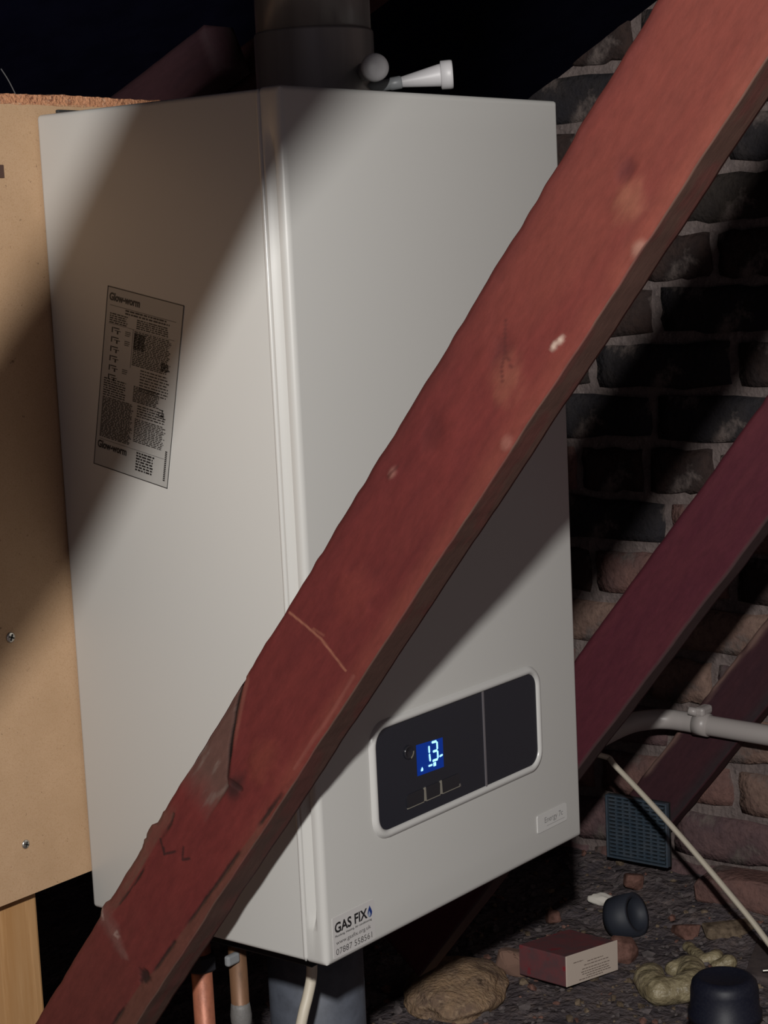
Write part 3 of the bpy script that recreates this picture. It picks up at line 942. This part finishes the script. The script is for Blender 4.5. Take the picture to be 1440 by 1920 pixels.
# ------------------------------------------------------------------ debris on the floor
def lump_me(name, r, seed, sub=3, amp=.25, flat=(1, 1, 1), freq=1.6):
    bm = bmesh.new()
    bmesh.ops.create_icosphere(bm, subdivisions=sub, radius=1)
    from mathutils import noise
    for v in bm.verts:
        p = v.co.normalized()
        d = 1 + amp * noise.noise(p * freq + Vector((seed, seed * 1.7, 3))) + amp * .5 * noise.noise(p * freq * 2.6 + Vector((seed * 2.1, 1, seed)))
        v.co = Vector((p.x * d * r * flat[0], p.y * d * r * flat[1], p.z * d * r * flat[2]))
    return bm_mesh(name, bm)
def chunk_me(name, size, seed, bev=0):
    """angular broken lump: hull of points on a knocked-about block"""
    r = random.Random(seed)
    bm = bmesh.new()
    for k in range(26):
        p = Vector((r.uniform(-1, 1), r.uniform(-1, 1), r.uniform(-1, 1)))
        m = max(abs(p.x), abs(p.y), abs(p.z))
        p = p / m * r.uniform(.86, 1.0)
        bm.verts.new((p.x * size[0] / 2, p.y * size[1] / 2, p.z * size[2] / 2))
    h = bmesh.ops.convex_hull(bm, input=bm.verts)
    bmesh.ops.delete(bm, geom=[v for v in bm.verts if not v.link_faces], context='VERTS')
    bmesh.ops.bevel(bm, geom=bm.edges[:], offset=min(size) * .05, segments=1, affect='EDGES')
    return bm_mesh(name, bm)
def fz(x, y): return float(floor_z(np.array(x), np.array(y)))
def debris(name, me, m, x, y, dz, label, cat, rot=(0, 0, 0), smooth=False, group=None):
    o = link(name, me, m, smooth=smooth, loc=(x, y, fz(x, y) + dz))
    o.rotation_euler = rot
    return tag(o, label, cat, group)

debris('insulation_lump', lump_me('insulation_lump', .080, 4.2, 5, .14, (1.05, .80, .42), 1.6), M_insul, .676, .371, .012, 'tan fibrous insulation lump on the floor below the boiler', 'insulation', (0, 0, .5), True)
# carton
cx_, cy_ = .804, .2824
ct = empty('small_carton', (cx_, cy_, fz(cx_, cy_) + .004))
ct.rotation_euler = (math.radians(-3), math.radians(4), math.radians(-10))
tag(ct, 'crushed red carton with a cream printed end, lying in the rubble', 'box')
def cpart(name, me, m, par=None, smooth=False):
    return link(name, me, m, par or ct, smooth)
cl_, cw_, ch_ = .041, .048, .039     # half depth, half width, height
cpart('body', box_me('body', (-cw_, -cl_, 0), (cw_, cl_, ch_), .0015, 1), M_boxred)
le = cpart('end_label', box_me('end_label', (-cw_ - .001, -cl_ - .0016, .001), (cw_ + .001, -cl_ + .0002, ch_ + .001), .0005, 1), M_boxlab)
vs_, fs = [], []
for k, (x0, x1, z) in enumerate(((-.036, -.018, .0285), (-.010, .020, .0255), (-.016, .030, .0215), (-.02, .032, .017), (-.022, .030, .0135), (-.020, .032, .0105), (-.012, .034, .0075), (-.026, .02, .0045))):
    x = x0
    while x < x1:
        wl = rq.uniform(.002, .006)
        b_ = len(vs_)
        vs_ += [(x, -cl_ - .0019, z), (min(x + wl, x1), -cl_ - .0019, z), (min(x + wl, x1), -cl_ - .0019, z + .0010), (x, -cl_ - .0019, z + .0010)]
        fs.append((b_, b_ + 1, b_ + 2, b_ + 3)); x += wl + .001
cpart('print', mesh('print', vs_, fs), mat('faded_print', (.15, .11, .09), .8), le)

# expanding foam blob
fb = empty('foam_blob', (.860, .155, fz(.860, .155) - .002))
tag(fb, 'glossy yellowish blob of cured expanding foam on the floor', 'foam')
bm = bmesh.new()
from mathutils import noise as mnoise
foam_path = [(.850, .186, .018), (.828, .178, .020), (.808, .158, .021), (.800, .146, .022), (.812, .134, .022), (.824, .124, .021), (.842, .122, .020), (.856, .130, .019),
             (.874, .142, .019), (.890, .150, .018), (.900, .160, .015), (.884, .172, .013), (.965, .196, .009), (.957, .186, .009), (.950, .175, .009), (.943, .166, .009), (.935, .158, .009),
             (.948, .148, .011), (.958, .150, .009), (.940, .124, .012), (.930, .136, .008), (.826, .150, .014)]
dense = []
for (p0, p1) in zip(foam_path[:-1], foam_path[1:]):
    n_ = max(1, int(math.hypot(p1[0] - p0[0], p1[1] - p0[1]) / .004)) if math.hypot(p1[0] - p0[0], p1[1] - p0[1]) < .03 else 1
    dense += [tuple(p0[i] + (p1[i] - p0[i]) * k / n_ for i in range(3)) for k in range(n_)]
for (x, y, r) in dense + foam_path[-1:]:
    r *= 1 + .10 * float(vnoise(x * 90, y * 90, 5))
    x -= .860; y -= .155; z = r * .62
    bmesh.ops.create_icosphere(bm, subdivisions=2, radius=r, matrix=Matrix.Translation((x, y, z)) @ Matrix.Diagonal((1, 1, .85, 1)))
fm = bm_mesh('bead', bm)
fo = link('bead', fm, M_foam, fb)
rm = fo.modifiers.new('r', 'REMESH'); rm.mode = 'VOXEL'; rm.voxel_size = .0022; rm.use_smooth_shade = True
sm_ = fo.modifiers.new('s', 'SMOOTH'); sm_.iterations = 2; sm_.factor = .5

# dark aerosol can with domed cap
kx, ky = .5762, -.0622
cn = empty('aerosol_can', (kx, ky, fz(kx, ky)))
tag(cn, 'dark navy can with a domed cap in the bottom right corner', 'can')
h0 = -.195 - fz(kx, ky)
link('can_body', lathe_me('can_body', [(.034, 0), (.0365, .002), (.0365, h0 - .045), (.035, h0 - .042)], 40), M_can, cn, True)
link('can_cap', lathe_me('can_cap', [(.0395, h0 - .046), (.0395, h0 - .038), (.0368, h0 - .036), (.0362, h0 - .014), (.0345, h0 - .006), (.0300, h0 - .0012), (.0255, h0), (.0235, h0 - .001), (.0, h0 - .001)], 48), M_can, cn, True)
# ring offcut
rg = []
for k in range(25):
    a_ = 2 * math.pi * k / 24
    rg.append((math.cos(a_) * .026, math.sin(a_) * .026, 0))
me = bpy.data.meshes.new('pipe_ring')
bm = bmesh.new()
prof_ = [(.022, -.018), (.029, -.018), (.030, -.010), (.0295, .018), (.0225, .018)]
ringv = []
for k in range(32):
    a_ = 2 * math.pi * k / 32
    ringv.append([bm.verts.new((math.cos(a_) * r, math.sin(a_) * r, h_)) for r, h_ in prof_])
for k in range(32):
    k2 = (k + 1) % 32
    for j in range(5):
        j2 = (j + 1) % 5
        bm.faces.new((ringv[k][j], ringv[k2][j], ringv[k2][j2], ringv[k][j2]))
debris('pipe_ring', bm_mesh('pipe_ring', bm), M_ring, .981, .300, .026, 'dark blue-grey plastic ring lying behind the red carton', 'ring', tuple(Vector((.05, -.93, .36)).to_track_quat('Z', 'Y').to_euler()), True)
debris('plaster_chip', lump_me('plaster_chip', .016, 8.1, 3, .3, (1.3, .7, .55)), M_chalk, 1.058, .384, .006, 'bright white plaster chip in the rubble beside the vent', 'rubble', (0, .2, -.9), True)
debris('brick_fragment', chunk_me('brick_fragment', (.034, .03, .026), 3), M_rub[1], 1.112, .364, .011, 'salmon brick fragment just below the vent', 'rubble', (.1, .2, .5))
debris('brick_fragment', chunk_me('brick_fragment', (.024, .02, .02), 5), M_rub[1], .9755, .414, .008, 'small pink brick fragment at the edge of the boiler shadow', 'rubble', (.1, .1, .9))
debris('brick_fragment', chunk_me('brick_fragment', (.034, .05, .035), 6), mat('dusty_pink', (.20, .115, .085), .95), .778, .3466, .014, 'pale pink brick fragment touching the carton left side', 'rubble', (.1, .3, .3))
debris('brick_fragment', chunk_me('brick_fragment', (.04, .04, .034), 9, .008), M_rub[1], .906, .261, .010, 'brownish brick fragment right of the carton printed end', 'rubble', (.3, .1, .2))
debris('brick_fragment', chunk_me('brick_fragment', (.045, .035, .02), 12, .006), M_rub[1], 1.024, .232, .006, 'low reddish brick fragment right of the plastic ring', 'rubble', (0, .1, 1.0))
debris('brick_fragment', chunk_me('brick_fragment', (.08, .03, .02), 13, .006), M_rub[2], 1.040, .173, .006, 'long tan rubble piece behind the foam blob', 'rubble', (0, .1, -.6))
debris('slate_slab', chunk_me('slate_slab', (.13, .09, .014), 21, .002), M_slate, .981, .0665, .004, 'flat dusty slate slab at the right edge behind the can', 'slab', (.05, -.04, .3))
debris('plank_offcut', box_me('plank_offcut', (-.05, -.03, 0), (.05, .03, .02), .002), M_post, .840, -.0500, -.001, 'short pale plank offcut right of the navy can', 'offcut', (0, 0, .5))
nl = link('nail', tube_me('nail', [(0, 0, 0), (.03, -.04, .002)], .0016, 8), M_screw, loc=(.917, .064, fz(.917, .064) + .018))
tag(nl, 'short bright nail lying on the slate slab', 'nail')
debris('rubble_brick', chunk_me('rubble_brick', (.08, .16, .055), 31, .008), M_bricks_low[0], 1.136, .189, .008, 'half-buried reddish brick on the floor under the cable', 'brick', (.05, .1, .1))

# loose crumbs nobody could count
bmr = bmesh.new()
rr = random.Random(99)
for k in range(1700):
    x = rr.uniform(.50, 1.19); y = rr.uniform(-.28, .56)
    s_ = rr.choice((.002, .0025, .003, .003, .004, .006)) * rr.uniform(.7, 1.4)
    if rr.random() < .03: s_ *= 2.0
    mi = rr.choices((0, 1, 2), (6, 1.6, 2.0))[0]
    mt = Matrix.Translation((x, y, fz(x, y) + s_ * .25)) @ Matrix.Rotation(rr.uniform(0, 6), 4, 'Z') @ Matrix.Rotation(rr.uniform(-.5, .5), 4, 'X') @ Matrix.Diagonal((rr.uniform(.7, 1.5), rr.uniform(.6, 1), rr.uniform(.4, .8), 1))
    nf = len(bmr.faces)
    r0 = bmesh.ops.create_icosphere(bmr, subdivisions=1, radius=s_, matrix=mt)
    for v in r0['verts']:
        v.co += Vector((rr.uniform(-1, 1), rr.uniform(-1, 1), rr.uniform(-1, 1))) * s_ * .18
        for f_ in v.link_faces: f_.material_index = mi
cr_ = bm_mesh('mortar_crumbs', bmr)
for m_ in M_rub: cr_.materials.append(m_)
tag(link('mortar_crumbs', cr_), 'scattered mortar and brick crumbs covering the loft floor', 'rubble', kind='stuff')
# stray fibres
h1 = link('stray_fibre', tube_me('stray_fibre', smooth_path([(-.031, .285, .757), (-.022, .287, .748), (-.012, .29, .736)], 5), .0005, 6), M_hair)
tag(h1, 'thin stray fibre standing up from the chipboard top edge', 'fibre')
bpy.context.view_layer.update()
